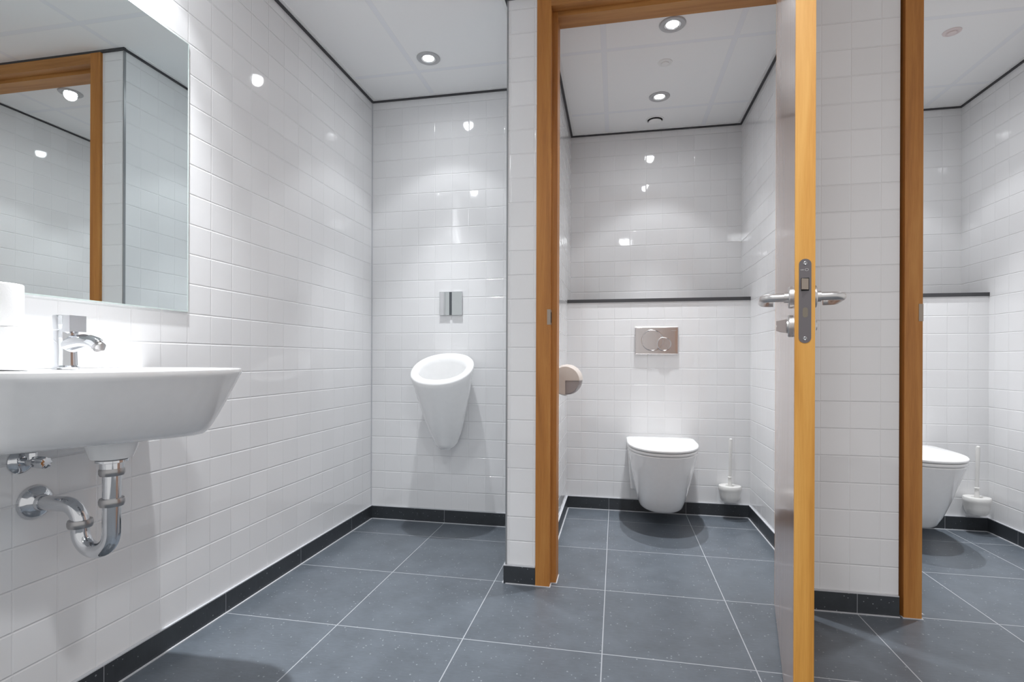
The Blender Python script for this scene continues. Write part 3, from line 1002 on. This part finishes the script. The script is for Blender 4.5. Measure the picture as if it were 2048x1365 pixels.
# hood: three quarters of a drum, open toward lower right
def hood(r, y):
    return [(0, y, 0)] + sector(r, y, 0, 270)
loft(bm, [hood(0.060, 0.0), hood(0.064, 0.001), hood(0.0665, 0.005), hood(0.073, 0.05), hood(0.0735, 0.115), hood(0.070, 0.122)])
finish('holder_hood', bm, M_CREAM, ph, smooth=40)
bm = bmesh.new()
def quarter(r, y):
    return [(0.0005, y, -0.0005)] + [(x + 0.0005, yy, z - 0.0005) for x, yy, z in sector(r, y, 270, 360, 16)]
loft(bm, [quarter(0.061, 0.006), quarter(0.064, 0.010), quarter(0.071, 0.114)])
finish('grey_window', bm, M_DARKP, ph, smooth=40)  # grey end of the roll showing in the open quarter
bm = bmesh.new()
box(bm, -0.0675, 0.015, -0.045, -0.045, 0.105, 0.045)
finish('wall_bracket', bm, M_CREAM, ph, bevel=0.003)

# ------------------------------------------------------------------ ceiling fittings
def make_downlight(loc, power, label, group='recessed ceiling downlights', size=58, blend=1.0, fill=0.06, wide=0.09, soft=0.03, col=(0.95, 0.975, 1.0)):
    t = empty('ceiling_downlight', (loc[0], loc[1], CEIL))
    tag(t, label, 'ceiling light', group)
    bm = bmesh.new()
    pr = [(0.0575, -0.0005), (0.0575, -0.003), (0.055, -0.0055), (0.042, -0.006), (0.038, -0.0045), (0.036, -0.0005)]
    loft(bm, [circle((0, 0, h), r, 'Z', 56) for r, h in pr], close=True)
    finish('trim_ring', bm, M_RING, t, smooth=30)
    bm = bmesh.new()
    pr = [(0.036, -0.0045), (0.032, -0.0040), (0.027, -0.001), (0.036, -0.0003)]
    loft(bm, [circle((0, 0, h), r, 'Z', 56) for r, h in pr], close=True)
    finish('reflector', bm, M_REFL, t, smooth=30)
    bm = bmesh.new()
    lathe(bm, (0, 0, 0), [(0.030, -0.0004), (0.028, -0.0018), (0.001, -0.0022)], 'Z', 48)
    finish('lens', bm, M_LENS, t, smooth=40)
    ld = bpy.data.lights.new('downlight_beam', 'SPOT')
    ld.energy = power
    ld.spot_size = math.radians(size)
    ld.spot_blend = blend
    ld.shadow_soft_size = 0.018
    ld.color = col
    lo = bpy.data.objects.new('downlight_beam', ld)
    COL.objects.link(lo); lo.parent = t; lo.location = (0, 0, -0.012)
    ld = bpy.data.lights.new('downlight_halo', 'SPOT')
    ld.energy = power * wide
    ld.spot_size = math.radians(92)
    ld.spot_blend = 0.3
    ld.shadow_soft_size = 0.018
    ld.color = col
    lo = bpy.data.objects.new('downlight_halo', ld)
    COL.objects.link(lo); lo.parent = t; lo.location = (0, 0, -0.012)
    ld = bpy.data.lights.new('downlight_spill', 'SPOT')
    ld.energy = power * fill
    ld.spot_size = math.radians(172)
    ld.spot_blend = 1.0
    ld.shadow_soft_size = soft
    ld.color = col
    lo = bpy.data.objects.new('downlight_spill', ld)
    COL.objects.link(lo); lo.parent = t; lo.location = (0, 0, -0.014)
    return t
L = LAMPS
make_downlight(L['urinal'], L['urinal'][2], 'round recessed downlight above the urinal')
make_downlight(L['front'], L['front'][2], 'round recessed downlight nearer the door in the middle cubicle')
make_downlight(L['back'], L['back'][2], 'round recessed downlight above the middle toilet')
make_downlight(L['front2'], L['front2'][2], 'round recessed downlight nearer the door in the right cubicle')
make_downlight(L['back2'], L['back2'][2], 'round recessed downlight above the right toilet')
make_downlight(L['basin'], L['basin'][2], size=70, label='round recessed downlight close to the left wall above the mirror')
make_downlight(L['entry'], L['entry'][2], fill=1.5, soft=0.10, label='round recessed downlight overhead by the entrance')
make_downlight(L['lobby'], L['lobby'][2], fill=0.6, label='round recessed downlight behind the viewer on the left')
make_downlight(L['lobby2'], L['lobby2'][2], fill=0.6, label='round recessed downlight in the lobby right of the open door')

def make_sensor(x, y, label, mat=M_WHITE):
    t = empty('ceiling_sensor', (x, y, CEIL))
    tag(t, label, 'ceiling sensor', 'small round ceiling sensors')
    bm = bmesh.new()
    lathe(bm, (0, 0, 0), [(0.036, -0.0003), (0.035, -0.003), (0.026, -0.005), (0.024, -0.0035)], 'Z', 48)
    finish('base_ring', bm, mat, t, smooth=25)
    bm = bmesh.new()
    lathe(bm, (0, 0, 0), [(0.019, -0.0036), (0.018, -0.008), (0.012, -0.011), (0.002, -0.012)], 'Z', 40)
    finish('dome', bm, mat, t, smooth=40)
make_sensor(0.237, 2.761, 'small round white ceiling sensor between the two cubicle downlights')
make_sensor(1.492, 2.745, 'small round pinkish-white ceiling sensor in the right cubicle', simple('pinkish_white_plastic', (0.80, 0.70, 0.69), 0.4))
vt = empty('ceiling_vent', (0.233, 3.405, CEIL))
tag(vt, 'round white extractor valve in the ceiling near the back wall', 'vent')
bm = bmesh.new()
loft(bm, [circle((0, 0, h), r, 'Z', 56) for r, h in ((0.054, -0.0003), (0.053, -0.004), (0.047, -0.006), (0.045, -0.0005))], close=True)
finish('outer_ring', bm, M_WHITE, vt, smooth=40)
bm = bmesh.new()
lathe(bm, (0, 0, 0), [(0.045, -0.0004), (0.045, -0.0012), (0.02, -0.0012)], 'Z', 48)
finish('air_gap', bm, M_DARK, vt)
bm = bmesh.new()
lathe(bm, (0, 0, 0), [(0.012, -0.001), (0.014, -0.008), (0.038, -0.010), (0.040, -0.014), (0.030, -0.020), (0.002, -0.022)], 'Z', 48)
finish('valve_disc', bm, M_WHITE, vt, smooth=40)
